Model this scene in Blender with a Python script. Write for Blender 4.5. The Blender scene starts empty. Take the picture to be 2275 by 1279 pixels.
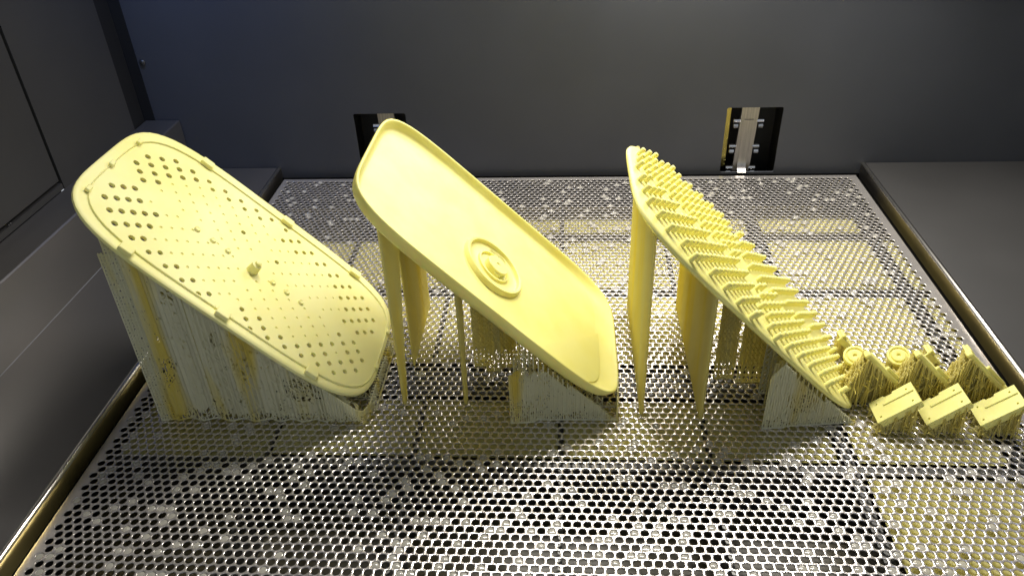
import bpy, math, random
import numpy as np
from mathutils import Vector, Matrix
from mathutils.geometry import delaunay_2d_cdt
random.seed(7)
rng = np.random.default_rng(7)
scene = bpy.context.scene
col = scene.collection
PI = math.pi

# ------------------------------------------------------------------ camera
def RX(a):
    c, s = math.cos(a), math.sin(a); return np.array([[1, 0, 0], [0, c, -s], [0, s, c]])
def RZ(a):
    c, s = math.cos(a), math.sin(a); return np.array([[c, -s, 0], [s, c, 0], [0, 0, 1]])
R = RZ(0.08122) @ RX(-0.58794) @ np.array([[1, 0, 0], [0, 0, 1], [0, -1, 0]], float) @ RZ(0.04342)
CAM = (0.00241, -0.99174, 0.47655)
cd = bpy.data.cameras.new("camera"); cam = bpy.data.objects.new("camera", cd); col.objects.link(cam)
m = Matrix.Identity(4)
for i in range(3):
    m[i][0] = R[i, 0]; m[i][1] = -R[i, 1]; m[i][2] = -R[i, 2]; m[i][3] = CAM[i]
cam.matrix_world = m
cd.sensor_width = 36; cd.lens = 1720 / 2275 * 36; cd.clip_start = 0.01; cd.clip_end = 50
scene.camera = cam

# ------------------------------------------------------------------ light
world = bpy.data.worlds.new("World"); scene.world = world; world.use_nodes = True
bg = world.node_tree.nodes['Background']
bg.inputs[0].default_value = (0.86, 0.92, 1.0, 1); bg.inputs[1].default_value = 0.56
def area(name, loc, target, sx, sy, power, colr):
    l = bpy.data.lights.new(name, 'AREA'); l.shape = 'RECTANGLE'; l.size = sx; l.size_y = sy
    l.energy = power; l.color = colr
    o = bpy.data.objects.new(name, l); col.objects.link(o); o.location = loc
    o.rotation_euler = (Vector(target) - Vector(loc)).to_track_quat('-Z', 'Y').to_euler()
    return o
area("wall_strip_lamp", (0.10, -0.005, 0.325), (0.05, -0.45, 0.0), 0.75, 0.03, 2.9, (1.0, 0.95, 0.87))
area("ceiling_lamp", (0.12, -0.10, 0.80), (0.10, -0.45, 0.0), 0.70, 0.05, 4.3, (1.0, 0.95, 0.87)).data.spread = math.radians(108)
area("added_blue_lamp", (-0.44, -0.16, 0.62), (-0.46, 0.014, 0.30), 0.10, 0.05, 0.40, (0.25, 0.42, 1.0)).data.spread = math.radians(100)  # unseen blue lamps, added to tint the upper back wall
area("added_blue_lamp", (0.56, -0.30, 0.80), (0.60, 0.014, 0.25), 0.12, 0.05, 0.20, (0.25, 0.42, 1.0))
vs = scene.view_settings
vs.view_transform = 'Standard'; vs.look = 'None'; vs.gamma = 1.0; vs.use_curve_mapping = False
vs.exposure = 0.0
scene.render.engine = 'CYCLES'
scene.cycles.max_bounces = 8

# ------------------------------------------------------------------ materials
def principled(name, base, rough=0.5, metal=0.0, coat=0.0, sss=0.0, spec=0.5):
    mt = bpy.data.materials.new(name); mt.use_nodes = True
    p = mt.node_tree.nodes['Principled BSDF']
    p.inputs['Base Color'].default_value = (*base, 1); p.inputs['Roughness'].default_value = rough
    p.inputs['Metallic'].default_value = metal; p.inputs['Coat Weight'].default_value = coat
    p.inputs['Coat Roughness'].default_value = 0.08
    p.inputs['Specular IOR Level'].default_value = spec
    if sss:
        p.inputs['Subsurface Weight'].default_value = sss
        p.inputs['Subsurface Radius'].default_value = (1.0, 0.8, 0.25)
        p.inputs['Subsurface Scale'].default_value = 0.006
    return mt, mt.node_tree, p
def noise_ramp(nt, scale, c0, c1, p0=0.35, p1=0.65, stretch=(1, 1, 1), detail=4, coord='Object'):
    tc = nt.nodes.new('ShaderNodeTexCoord'); mp = nt.nodes.new('ShaderNodeMapping')
    mp.inputs['Scale'].default_value = stretch
    n = nt.nodes.new('ShaderNodeTexNoise'); n.inputs['Scale'].default_value = scale; n.inputs['Detail'].default_value = detail
    r = nt.nodes.new('ShaderNodeValToRGB')
    r.color_ramp.elements[0].position = p0; r.color_ramp.elements[1].position = p1
    r.color_ramp.elements[0].color = (*c0, 1); r.color_ramp.elements[1].color = (*c1, 1)
    nt.links.new(tc.outputs[coord], mp.inputs[0]); nt.links.new(mp.outputs[0], n.inputs['Vector'])
    nt.links.new(n.outputs['Fac'], r.inputs[0])
    return n, r
def bump(nt, p, n, strength, dist=0.0005):
    b = nt.nodes.new('ShaderNodeBump'); b.inputs['Strength'].default_value = strength; b.inputs['Distance'].default_value = dist
    nt.links.new(n.outputs['Fac'], b.inputs['Height']); nt.links.new(b.outputs[0], p.inputs['Normal'])
def ramp_to(nt, r, sock): nt.links.new(r.outputs[0], sock)

M = {}
mt, nt, p = principled('cured_yellow_resin', (0.86, 0.78, 0.26), 0.46, coat=0.0, sss=0.2)
n, r = noise_ramp(nt, 30, (0.83, 0.77, 0.225), (0.86, 0.81, 0.28)); ramp_to(nt, r, p.inputs['Base Color'])
n2, r2 = noise_ramp(nt, 260, (0, 0, 0), (1, 1, 1), detail=2); bump(nt, p, n2, 0.12, 0.0004)
M['resin'] = mt
mt, nt, p = principled('pale_matt_yellow_resin', (0.86, 0.78, 0.33), 0.50, coat=0.0, sss=0.2)
n, r = noise_ramp(nt, 14, (0.88, 0.83, 0.30), (0.92, 0.88, 0.40)); ramp_to(nt, r, p.inputs['Base Color'])
n2, r2 = noise_ramp(nt, 500, (0, 0, 0), (1, 1, 1), detail=3); bump(nt, p, n2, 0.15, 0.0003)
M['resin_pale'] = mt
mt, nt, p = principled('glossy_yellow_resin_film', (0.87, 0.82, 0.35), 0.25, coat=0.2, sss=0.1)
n2, r2 = noise_ramp(nt, 60, (0, 0, 0), (1, 1, 1), stretch=(1, 1, 3)); bump(nt, p, n2, 0.15, 0.001)
M['film'] = mt
def support_mat(name, c0, c1, p0, p1, trans=0.6):
    mt, nt, p = principled(name, c0, 0.35, coat=0.3, sss=0.0)
    n, r = noise_ramp(nt, 34, c0, c1, p0, p1, stretch=(1, 1, 0.13)); ramp_to(nt, r, p.inputs['Base Color'])
    tr = nt.nodes.new('ShaderNodeBsdfTranslucent'); mx = nt.nodes.new('ShaderNodeMixShader'); mx.inputs[0].default_value = trans
    nt.links.new(r.outputs[0], tr.inputs[0])
    out = nt.nodes['Material Output']
    nt.links.new(p.outputs[0], mx.inputs[1]); nt.links.new(tr.outputs[0], mx.inputs[2]); nt.links.new(mx.outputs[0], out.inputs[0])
    return mt
M['support'] = support_mat('translucent_support_resin', (0.89, 0.88, 0.70), (0.90, 0.80, 0.22), 0.52, 0.66)
M['support_yellow'] = support_mat('wet_yellow_support_resin', (0.86, 0.82, 0.48), (0.89, 0.80, 0.22), 0.35, 0.65, 0.6)
M['support_pale'] = support_mat('pale_wet_support_threads', (0.88, 0.83, 0.46), (0.90, 0.82, 0.30), 0.35, 0.65, 0.55)

mt, nt, p = principled('brushed_perforated_steel', (0.62, 0.59, 0.57), 0.36, metal=0.72)
n, r = noise_ramp(nt, 9, (0.62, 0.585, 0.56), (0.74, 0.70, 0.66)); ramp_to(nt, r, p.inputs['Base Color'])
n2, r2 = noise_ramp(nt, 40, (0.17,) * 3, (0.27,) * 3); ramp_to(nt, r2, p.inputs['Roughness'])
bump(nt, p, n2, 0.08, 0.001)
M['steel'] = mt
mt, nt, p = principled('dark_bar_steel', (0.10, 0.10, 0.095), 0.4, metal=0.8)
M['darksteel'] = mt
mt, nt, p = principled('bracket_steel', (0.46, 0.43, 0.39), 0.32, metal=1.0)
n, r = noise_ramp(nt, 60, (0.38, 0.36, 0.33), (0.52, 0.49, 0.45), stretch=(6, 6, 0.4)); ramp_to(nt, r, p.inputs['Base Color'])
M['bracket'] = mt
mt, nt, p = principled('bolt_steel', (0.60, 0.60, 0.60), 0.2, metal=1.0); M['bolt'] = mt
mt, nt, p = principled('rim_steel_stain_and_dark_reflection', (0.55, 0.45, 0.16), 0.28, metal=0.9)
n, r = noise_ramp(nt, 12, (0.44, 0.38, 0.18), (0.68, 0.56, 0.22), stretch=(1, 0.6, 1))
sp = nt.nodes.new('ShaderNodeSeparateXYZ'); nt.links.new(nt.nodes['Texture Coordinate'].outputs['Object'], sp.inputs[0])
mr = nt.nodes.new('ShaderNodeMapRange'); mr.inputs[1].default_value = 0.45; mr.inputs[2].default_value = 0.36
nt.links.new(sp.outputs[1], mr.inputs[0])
mxc = nt.nodes.new('ShaderNodeMix'); mxc.data_type = 'RGBA'; mxc.inputs[6].default_value = (0.16, 0.15, 0.14, 1)  # resin stain fades to dark at the rear: a dark reflection put into the colour
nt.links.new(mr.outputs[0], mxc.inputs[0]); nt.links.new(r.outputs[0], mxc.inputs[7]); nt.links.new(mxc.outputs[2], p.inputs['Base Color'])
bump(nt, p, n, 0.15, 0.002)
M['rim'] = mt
mt, nt, p = principled('rim_edge_steel', (0.74, 0.71, 0.66), 0.24, metal=1.0); M['rim_edge'] = mt
mt, nt, p = principled('deck_dark_steel', (0.14, 0.135, 0.13), 0.34, metal=0.8)
n, r = noise_ramp(nt, 3, (0.21, 0.205, 0.20), (0.27, 0.255, 0.245), stretch=(1, 0.5, 1)); ramp_to(nt, r, p.inputs['Base Color'])
M['deck'] = mt
def paint(name, c, rough):
    mt, nt, p = principled(name, c, rough)
    n, r = noise_ramp(nt, 5, tuple(x * 0.9 for x in c), tuple(x * 1.1 for x in c)); ramp_to(nt, r, p.inputs['Base Color'])
    n2, r2 = noise_ramp(nt, 900, (0, 0, 0), (1, 1, 1), detail=2); bump(nt, p, n2, 0.06, 0.0004)
    return mt
M['wall'] = paint('dark_grey_powder_coat', (0.066, 0.070, 0.082), 0.45)
M['panel'] = paint('charcoal_powder_coat', (0.045, 0.044, 0.043), 0.5)
M['black'] = paint('black_rubber', (0.006, 0.006, 0.006), 0.7)
M['cavity'] = paint('black_cavity', (0.012, 0.012, 0.012), 0.6)
mt, nt, p = principled('liquid_resin', (0.55, 0.50, 0.18), 0.12, sss=1.0)
p.inputs['Subsurface Scale'].default_value = 0.012; p.inputs['Subsurface Radius'].default_value = (1, 1, 0.8)
n, r = noise_ramp(nt, 9, (0.58, 0.53, 0.19), (0.72, 0.67, 0.28)); ramp_to(nt, r, p.inputs['Base Color'])
n2, r2 = noise_ramp(nt, 130, (0, 0, 0), (1, 1, 1), detail=1); bump(nt, p, n2, 0.15, 0.0006)
M['liquid'] = mt
mt, nt, p = principled('vat_bottom', (0.085, 0.072, 0.036), 0.35); M['vat'] = mt
mt, nt, p = principled('trapped_resin_bubble', (0.60, 0.58, 0.50), 0.14, coat=0.3)
p.inputs['Transmission Weight'].default_value = 0.35
M['bubble'] = mt
mt, nt, p = principled('brass_reflecting_guide', (0.55, 0.45, 0.12), 0.2, metal=1.0); M['brass'] = mt

# ------------------------------------------------------------------ mesh helpers
class MB:
    def __init__(s): s.v = []; s.f = []
    def add(s, vs, fs):
        b = len(s.v); s.v.extend([tuple(x) for x in vs]); s.f.extend([tuple(i + b for i in f) for f in fs])
    def loft(s, loops, cap0=False, cap1=False, closed=True):
        b = len(s.v); N = len(loops[0])
        for L in loops: s.v.extend([tuple(x) for x in L])
        rngN = N if closed else N - 1
        for k in range(len(loops) - 1):
            for i in range(rngN):
                j = (i + 1) % N
                s.f.append((b + k * N + i, b + k * N + j, b + (k + 1) * N + j, b + (k + 1) * N + i))
        if cap0: s.f.append(tuple(b + i for i in range(N))[::-1])
        if cap1: s.f.append(tuple(b + (len(loops) - 1) * N + i for i in range(N)))
    def box(s, c, half, ax=None, bev=0.0):
        A = ax if ax is not None else np.eye(3)
        c = np.array(c, float); h = np.array(half, float)
        if bev <= 0:
            P = [c + (A.T @ (h * np.array(q))) for q in [(-1, -1, -1), (1, -1, -1), (1, 1, -1), (-1, 1, -1), (-1, -1, 1), (1, -1, 1), (1, 1, 1), (-1, 1, 1)]]
            s.add(P, [(0, 3, 2, 1), (4, 5, 6, 7), (0, 1, 5, 4), (1, 2, 6, 5), (2, 3, 7, 6), (3, 0, 4, 7)])
        else:
            def ring(hx, hy, z, b):
                q = [(-hx + b, -hy), (hx - b, -hy), (hx, -hy + b), (hx, hy - b), (hx - b, hy), (-hx + b, hy), (-hx, hy - b), (-hx, -hy + b)]
                return [c + A.T @ np.array((x, y, z)) for x, y in q]
            L = [ring(h[0] - bev, h[1] - bev, -h[2], bev * .5), ring(h[0], h[1], -h[2] + bev, bev), ring(h[0], h[1], h[2] - bev, bev), ring(h[0] - bev, h[1] - bev, h[2], bev * .5)]
            s.loft(L, True, True)
    def tube(s, a, b, r, n=3, r2=None, cap=False):
        a = np.array(a, float); b = np.array(b, float); d = b - a; L = np.linalg.norm(d)
        if L < 1e-7: return
        d /= L; t = np.array((0, 0, 1.)) if abs(d[2]) < .9 else np.array((0, 1., 0))
        x = np.cross(t, d); x /= np.linalg.norm(x); y = np.cross(d, x)
        r2 = r if r2 is None else r2
        l0 = [a + r * (math.cos(2 * PI * k / n) * x + math.sin(2 * PI * k / n) * y) for k in range(n)]
        l1 = [b + r2 * (math.cos(2 * PI * k / n) * x + math.sin(2 * PI * k / n) * y) for k in range(n)]
        s.loft([l0, l1], cap, cap)
    def build(s, name, mat, parent=None, smooth=None, off=None):
        me = bpy.data.meshes.new(name)
        v = np.array(s.v, float)
        if parent is not None and off is None: off = root_off(parent)
        if off is not None: v = v - np.array(off)
        me.from_pydata(v.tolist(), [], s.f); me.update()
        if smooth is not None:
            me.polygons.foreach_set('use_smooth', [True] * len(me.polygons))
            me.set_sharp_from_angle(angle=math.radians(smooth))
        me.materials.append(mat)
        o = bpy.data.objects.new(name, me); col.objects.link(o)
        if parent is not None: o.parent = parent
        return o
def root_off(o):
    l = np.zeros(3)
    while o is not None: l = l + np.array(o.location); o = o.parent
    return l
def tag(o, label=None, cat=None, group=None, kind=None):
    if label: o['label'] = label
    if cat: o['category'] = cat
    if group: o['group'] = group
    if kind: o['kind'] = kind
    return o
def thing(name, label, cat, loc, group=None):
    o = bpy.data.objects.new(name, None); col.objects.link(o); o.location = loc; o.empty_display_size = 0.02
    return tag(o, label, cat, group)
def copy_tree(o, parent=None):
    c = o.copy(); col.objects.link(c); c.parent = parent
    for ch in list(o.children): copy_tree(ch, c)
    return c

# ------------------------------------------------------------------ setting: machine chamber
YB = 0.014            # face of the back wall
def cdt_sheet(outer, holes, frame, thick, mb, ring_bottom=True, wallmask=None, extra=None):
    """flat sheet with holes. outer: list of 2D pts; holes: list of 2D loops; frame(x,y,h)->3D"""
    verts = [Vector(p) for p in outer]; edges = [(i, (i + 1) % len(outer)) for i in range(len(outer))]
    for h in holes:
        b = len(verts); verts += [Vector(p) for p in h]; edges += [(b + i, b + (i + 1) % len(h)) for i in range(len(h))]
    if extra: verts += [Vector(p) for p in extra]
    ov, oe, of, _, _, _ = delaunay_2d_cdt(verts, edges, [], 0, 1e-9)
    P = np.array([(v.x, v.y) for v in ov]); F = np.array([f for f in of])
    C = P[F].mean(axis=1)
    def inside(poly, C):
        poly = np.array(poly); x, y = C[:, 0], C[:, 1]; r = np.zeros(len(C), bool); j = len(poly) - 1
        for i in range(len(poly)):
            xi, yi = poly[i]; xj, yj = poly[j]
            cnd = ((yi > y) != (yj > y)) & (x < (xj - xi) * (y - yi) / (yj - yi + 1e-15) + xi)
            r ^= cnd; j = i
        return r
    keep = inside(outer, C)
    for h in holes:
        hh = np.array(h); c = hh.mean(0); rad = np.abs(hh - c).max() * 1.5
        near = np.where((np.abs(C - c).max(axis=1) < rad) & keep)[0]
        if len(near): keep[near] &= ~inside(h, C[near])
    F = F[keep]
    # orientation
    a, b_, c_ = P[F[:, 0]], P[F[:, 1]], P[F[:, 2]]
    cr = (b_[:, 0] - a[:, 0]) * (c_[:, 1] - a[:, 1]) - (b_[:, 1] - a[:, 1]) * (c_[:, 0] - a[:, 0])
    F[cr < 0] = F[cr < 0][:, ::-1]
    mb.add([frame(x, y, 0) for x, y in P], [tuple(f) for f in F])
    if thick:
        mb.add([frame(x, y, -thick) for x, y in P], [tuple(f[::-1]) for f in F])
        for L in [outer] + list(holes):
            mb.loft([[frame(x, y, -thick) for x, y in L], [frame(x, y, 0) for x, y in L]])
def rrect(x0, y0, x1, y1, r, n=5):
    pts = []
    for cx, cy, a0 in ((x1 - r, y0 + r, -90), (x1 - r, y1 - r, 0), (x0 + r, y1 - r, 90), (x0 + r, y0 + r, 180)):
        for k in range(n + 1):
            a = math.radians(a0 + 90 * k / n); pts.append((cx + r * math.cos(a), cy + r * math.sin(a)))
    return pts
SLOT_R = (0.2190, -0.001, 0.2930, 0.0930)
SLOT_L = (-0.2890, -0.001, -0.2160, 0.0915)
mb = MB()
cdt_sheet([(-0.572, -0.004), (0.66, -0.004), (0.66, 0.55), (-0.572, 0.55)], [rrect(*SLOT_R, .0025), rrect(*SLOT_L, .0025)],
          lambda x, y, h: (x, YB - h, y), 0.003, mb)
tag(mb.build('back_wall', M['wall']), 'dark grey back wall of the printing chamber with two slots', kind='structure')
# black channel behind and in the left corner
mb = MB(); mb.box((-0.5815, YB + 0.012, 0.46), (0.0090, 0.012, 0.46)); mb.box((-0.5950, -0.003, 0.46), (0.0070, 0.0165, 0.46))
tag(mb.build('corner_seal', M['black']), 'black vertical seal between left wall and back wall', kind='structure')
mb = MB()
for (x0, z0, x1, z1) in (SLOT_R, SLOT_L):
    x0 -= .004; x1 += .004; z1 += .004; z0 -= .02; d = .05
    mb.add([(x0, YB + .0035, z0), (x1, YB + .0035, z0), (x1, YB + .0035, z1), (x0, YB + .0035, z1), (x0, YB + d, z0), (x1, YB + d, z0), (x1, YB + d, z1), (x0, YB + d, z1)],
           [(4, 5, 6, 7), (0, 1, 5, 4), (1, 2, 6, 5), (2, 3, 7, 6), (3, 0, 4, 7)])
tag(mb.build('slot_cavity', M['cavity']), 'black hollow behind the wall slots', kind='structure')
# lower back skirt under the wall (dark gap line)
mb = MB(); mb.box((0.0, YB + 0.006, -0.045), (0.66, 0.003, 0.040))
tag(mb.build('back_skirt', M['black']), 'black recess below the back wall', kind='structure')

# left side: deck, ledge, door wall
ZR = 0.0139; XL = -0.4075; XR = 0.4098; XLED = -0.5365; XW = -0.5852
mb = MB(); mb.box(((XL - .001 + XLED) / 2, -0.50, ZR - .0042), ((XL - .001 - XLED) / 2, 0.512, .003)); 
tag(mb.build('left_deck', M['deck']), 'dark steel deck left of the resin vat', kind='structure')
mb = MB(); mb.box(((XR + .001 + .66) / 2, -0.50, ZR - .0042), ((.66 - XR - .001) / 2, 0.512, .003))
tag(mb.build('right_deck', M['panel']), 'dark steel deck right of the resin vat', kind='structure')
mb = MB()
prof = [(XLED, ZR - .001), (XLED, .0835), (XLED - .0006, .0855), (XLED - .0022, .0866), (XW + .0002, .0866), (XW + .0002, ZR - .001)]
mb.loft([[(x, -1.1, z) for x, z in prof], [(x, 0.0125, z) for x, z in prof]], True, True)
tag(mb.build('side_ledge', M['deck'], smooth=30), 'dark grey steel ledge along the left wall', kind='structure')
# left wall with door
mb = MB(); mb.box((XW - .011, -0.1105, 0.328), (.011, 0.0895, .242)); mb.box((XW - .011, -0.70, 0.0910), (.011, 0.4985, .0035))
mb.box((XW - .016, -0.65, 0.30), (.003, .46, .30))
tag(mb.build('left_wall', M['panel']), 'charcoal left wall around the door', kind='structure')
door = thing('door', 'charcoal side door with black seam in the left wall', 'door', (XW, -0.20, 0.0975))
mb = MB(); mb.box((XW - .0055, -0.70, 0.335), (.0045, 0.4975, .2375), bev=.0012); mb.build('door_panel', M['panel'], door)
for yy in (-0.302, -0.3055):
    mb = MB(); mb.tube((XW - .001, yy, .0965), (XW + .0012, yy, .0965), .0008, 8, cap=True); mb.build('pin', M['bolt'], door)
mb = MB(); mb.box((0.665, -0.5, 0.46), (.005, .53, .46)); tag(mb.build('right_wall', M['panel']), 'charcoal right wall', kind='structure')
mb = MB(); mb.box((0.03, -0.5, 0.925), (.65, .53, .005)); tag(mb.build('ceiling', M['panel']), 'charcoal ceiling of the printing chamber', kind='structure')
mb = MB(); mb.box((0.044, YB + .0015, 0.735), (.616, .0015, .185)); tag(mb.build('upper_back_wall', M['wall']), 'dark grey upper back wall', kind='structure')
mb = MB(); mb.box((XW - .016, -0.5, 0.76), (.003, .53, .16)); tag(mb.build('upper_left_wall', M['panel']), 'charcoal upper left wall', kind='structure')

# vat rims
def rim(x, sgn, label):
    t = thing('vat_rim', label, 'vat rim', (x, -0.5, 0))
    # inner face is on the side of the platform
    mb = MB()
    inner = [(x, -0.007), (x, ZR - .0028)]
    outer = [(x + sgn * .003, ZR - .0028), (x + sgn * .003, -.007)]
    loop = inner + outer
    mb.loft([[(a, -1.1, b) for a, b in loop], [(a, 0.0130, b) for a, b in loop]], True, True)
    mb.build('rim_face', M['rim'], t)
    mb = MB(); pr = []
    for k in range(9):
        a = PI * k / 8; pr.append((x + sgn * .0020 - sgn * .0030 * math.cos(a), ZR - .0027 + .0027 * math.sin(a)))
    mb.loft([[(a, -1.1, b) for a, b in pr], [(a, 0.0132, b) for a, b in pr]], True, True)
    mb.build('rim_edge', M['rim_edge'], t, smooth=50)
    return t
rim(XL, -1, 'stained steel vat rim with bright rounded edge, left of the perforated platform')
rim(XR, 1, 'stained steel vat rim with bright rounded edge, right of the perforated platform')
mb = MB()
for x, sg in ((XL, -1), (XR, 1)): mb.box((x + sg * .0035, -0.5, -0.055), (.002, .6, .048))
tag(mb.build('vat_side', M['black']), 'black inner sides of the vat below the rim', kind='structure')
mb = MB(); mb.box((0, -0.52, -0.060), (0.4125, 0.54, .004)); tag(mb.build('vat_floor', M['vat']), 'dark bottom of the vat under the platform', kind='structure')

# resin in the bays under the platform
XB = [-0.392, -0.2455, -0.127, -0.002, 0.1225, 0.228, 0.366]   # bay left edges
bx = [(-0.385, -0.2555), (-0.2495, -0.1280), (-0.1230, -0.0030), (0.0020, 0.1210), (0.1260, 0.2270), (0.2440, 0.3620), (0.3790, 0.392)]
by = [(-0.036, -0.012), (-0.152, -0.118), (-0.274, -0.172), (-0.405, -0.290), (-0.530, -0.461), (-0.66, -0.546), (-0.80, -0.672)]
mb = MB()
for j, (y0, y1) in enumerate(by):
    for i, (x0, x1) in enumerate(bx):
        if j == 0 or (j == 1 and i in (0, 1, 6)): continue
        if j >= 5 and i < 5: continue
        z = -0.0042
        if j >= 5: z = -0.0240 if i < 5 else -0.0040
        if j == 4 and i < 1: z = -0.008
        N = 6
        pts = [(x0 + (x1 - x0) * a / N, y0 + (y1 - y0) * b / N, z + 0.0004 * math.sin(a * 2.1 + i) * math.cos(b * 1.7 + j)) for b in range(N + 1) for a in range(N + 1)]
        mb.add(pts, [(b * (N + 1) + a, b * (N + 1) + a + 1, (b + 1) * (N + 1) + a + 1, (b + 1) * (N + 1) + a) for b in range(N) for a in range(N)])
tag(mb.build('resin_pool', M['liquid'], smooth=60), 'pale yellow liquid resin just below the perforated platform', kind='structure')

# ------------------------------------------------------------------ perforated platform
plat = thing('build_platform', 'perforated steel build platform covered in round holes', 'platform', (0, -0.4, 0))
PX, PY, HR = 0.00775, 0.00671, 0.00309
TH = 0.0010
ncol = 101; nrow = 117
hx, hy = PX / 2, PY / 2
ca = math.degrees(math.atan2(hy, hx))
q = [0, ca / 2, ca, (ca + 90) / 2]
angs = np.radians(q + [90] + [180 - a for a in q[::-1][:-1]] + [180] + [180 + a for a in q[1:]] + [270] + [360 - a for a in q[::-1][:-1]])
K = len(angs)
ux, uy = np.cos(angs), np.sin(angs)
sc = np.minimum(hx / np.maximum(np.abs(ux), 1e-9), hy / np.maximum(np.abs(uy), 1e-9))
ring0 = np.stack([ux * sc, uy * sc, np.zeros(K)], 1)
ring1 = np.stack([ux * (HR + .00012), uy * (HR + .00012), np.zeros(K)], 1)
ring2 = np.stack([ux * HR, uy * HR, np.full(K, -.00012)], 1)
ring3 = np.stack([ux * HR, uy * HR, np.full(K, -TH)], 1)
cell = np.concatenate([ring0, ring1, ring2, ring3])
cf = []
for k in range(3):
    for i in range(K):
        j = (i + 1) % K; cf.append((k * K + i, k * K + j, (k + 1) * K + j, (k + 1) * K + i))
cf = np.array(cf)
centers = []
x_start = -((ncol - 0.5) * PX) / 2 + hx / 1.0 - PX / 4 * 0
ytop = -0.0075
for r_ in range(nrow):
    off = 0 if r_ % 2 == 0 else hx
    y = ytop - hy - r_ * PY
    xs = -0.3945 + hx + off + np.arange(ncol) * PX
    centers.append(np.stack([xs, np.full(ncol, y), np.zeros(ncol)], 1))
centers = np.concatenate(centers)
V = (centers[:, None, :] + cell[None]).reshape(-1, 3)
F = (np.arange(len(centers))[:, None, None] * (4 * K) + cf[None]).reshape(-1, 4)
xl, xr = -0.3945, -0.3945 + ncol * PX + hx
ybot = ytop - nrow * PY
ev, ef = [], []
def quad(x0, y0, x1, y1, z=0.0):
    b = len(ev); ev.extend([(x0, y0, z), (x1, y0, z), (x1, y1, z), (x0, y1, z)]); ef.append((b, b + 1, b + 2, b + 3))
for r_ in range(nrow):
    y1 = ytop - r_ * PY; y0 = y1 - PY
    if r_ % 2 == 0: quad(xr - hx, y0, xr, y1)
    else: quad(xl, y0, xl + hx, y1)
quad(-0.40, ybot, xl, 0); quad(xr, ybot, 0.40, 0); quad(xl, ytop, xr, 0)
for (a, b_) in (((-.4, 0), (-.4, ybot)), ((.4, ybot), (.4, 0)), ((.4, 0), (-.4, 0))):
    b = len(ev); ev.extend([(*a, 0), (*b_, 0), (*b_, -.0045), (*a, -.0045)]); ef.append((b, b + 3, b + 2, b + 1))
nv = len(V)
V = np.concatenate([V, np.array(ev)]); F = np.concatenate([F, np.array(ef) + nv])
V = V - np.array([0, -0.4, 0])
me = bpy.data.meshes.new('perforated_sheet')
me.vertices.add(len(V)); me.vertices.foreach_set('co', V.ravel())
me.loops.add(F.size); me.loops.foreach_set('vertex_index', F.ravel().astype(np.int32))
me.polygons.add(len(F)); me.polygons.foreach_set('loop_start', np.arange(0, F.size, 4, dtype=np.int32))
me.update(calc_edges=True); me.validate()
me.materials.append(M['steel'])
o = bpy.data.objects.new('perforated_sheet', me); col.objects.link(o); o.parent = plat
for x in (-0.2525, -0.1255, -0.0005, 0.1235, 0.2355, 0.3705):
    w = .0016 if x < .2 else .004
    mb = MB(); mb.box((x, -0.40, -0.030), (w, .39, .0262)); mb.build('rib', M['darksteel'], plat)
for y, w in ((-0.162, .004), (-0.282, .004), (-0.433, .018), (-0.538, .004), (-0.666, .004)):
    mb = MB(); mb.box((0, y, -0.0315), (.385, w, .0262)); mb.build('cross_bar', M['darksteel'], plat)
# droplets trapped in holes: far too many and too small to be picked out
mb = MB()
for c in centers:
    if c[1] < -0.69: continue
    d = 0.12 if c[1] < -.53 else (0.075 if c[1] > -0.30 else .06)
    if rng.random() > d: continue
    n = 10; zc = -0.0007; h = .0007 * rng.uniform(.4, 1.2)
    L = []
    for rr, zz in ((HR - .0001, zc), (HR * .75, zc + h * .6), (HR * .35, zc + h)):
        L.append([(c[0] + rr * math.cos(2 * PI * k / n), c[1] + rr * math.sin(2 * PI * k / n), zz) for k in range(n)])
    mb.loft(L, False, True)
tag(mb.build('resin_bubble', M['bubble'], smooth=70), 'milky resin bubbles trapped in scattered platform holes', kind='stuff')

# ------------------------------------------------------------------ lift brackets in the wall slots, screw
def bracket(cx, lean, label):
    t = thing('lift_bracket', label, 'bracket', (cx, YB + .004, 0))
    def strip(x0, z0, x1, z1, w, y, th, name, mat):
        mb = MB()
        mb.loft([[(x0 - w, y, z0), (x0 + w, y, z0), (x0 + w, y + th, z0), (x0 - w, y + th, z0)], [(x1 - w, y, z1), (x1 + w, y, z1), (x1 + w, y + th, z1), (x1 - w, y + th, z1)]], True, True)
        return mb.build(name, mat, t)
    strip(cx - lean, -.012, cx, .099, .0115, YB + .0060, .006, 'arm', M['bracket'])
    mb = MB()
    pts = [(YB + .0050, .074), (YB + .0050, .020), (YB + .0045, .012), (YB + .002, .007), (YB - .002, .003), (YB - .006, .0012)]
    w = .0058
    L = []
    for k, (yy, zz) in enumerate(pts):
        x = cx - lean * (1 - zz / .099)
        L.append([(x - w, yy, zz), (x + w, yy, zz), (x + w, yy + .0012, zz + .0008), (x - w, yy + .0012, zz + .0008)])
    mb.loft(L, True, True); mb.build('hook_tongue', M['bracket'], t, smooth=40)
    for z in (0.072, 0.035, 0.003):
        x = cx - lean * (1 - z / .099)
        for sx in (-1, 1):
            mb = MB()
            xx = x + sx * .0155
            mb.tube((xx - .0045, YB + .008, z), (xx + .0045, YB + .008, z), .0026, 8, cap=True)
            mb.tube((xx + sx * .001 - .003, YB + .007, z - .007), (xx + sx * .001 + .003, YB + .007, z - .007), .0030, 6, cap=True)
            mb.build('bolt', M['bolt'], t)
    return t
bracket(0.2520, 0.004, 'steel lift bracket with bolts in the right wall slot, fully visible')
bracket(-0.2455, -0.004, 'steel lift bracket in the left wall slot, half hidden behind the plain tray')
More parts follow.
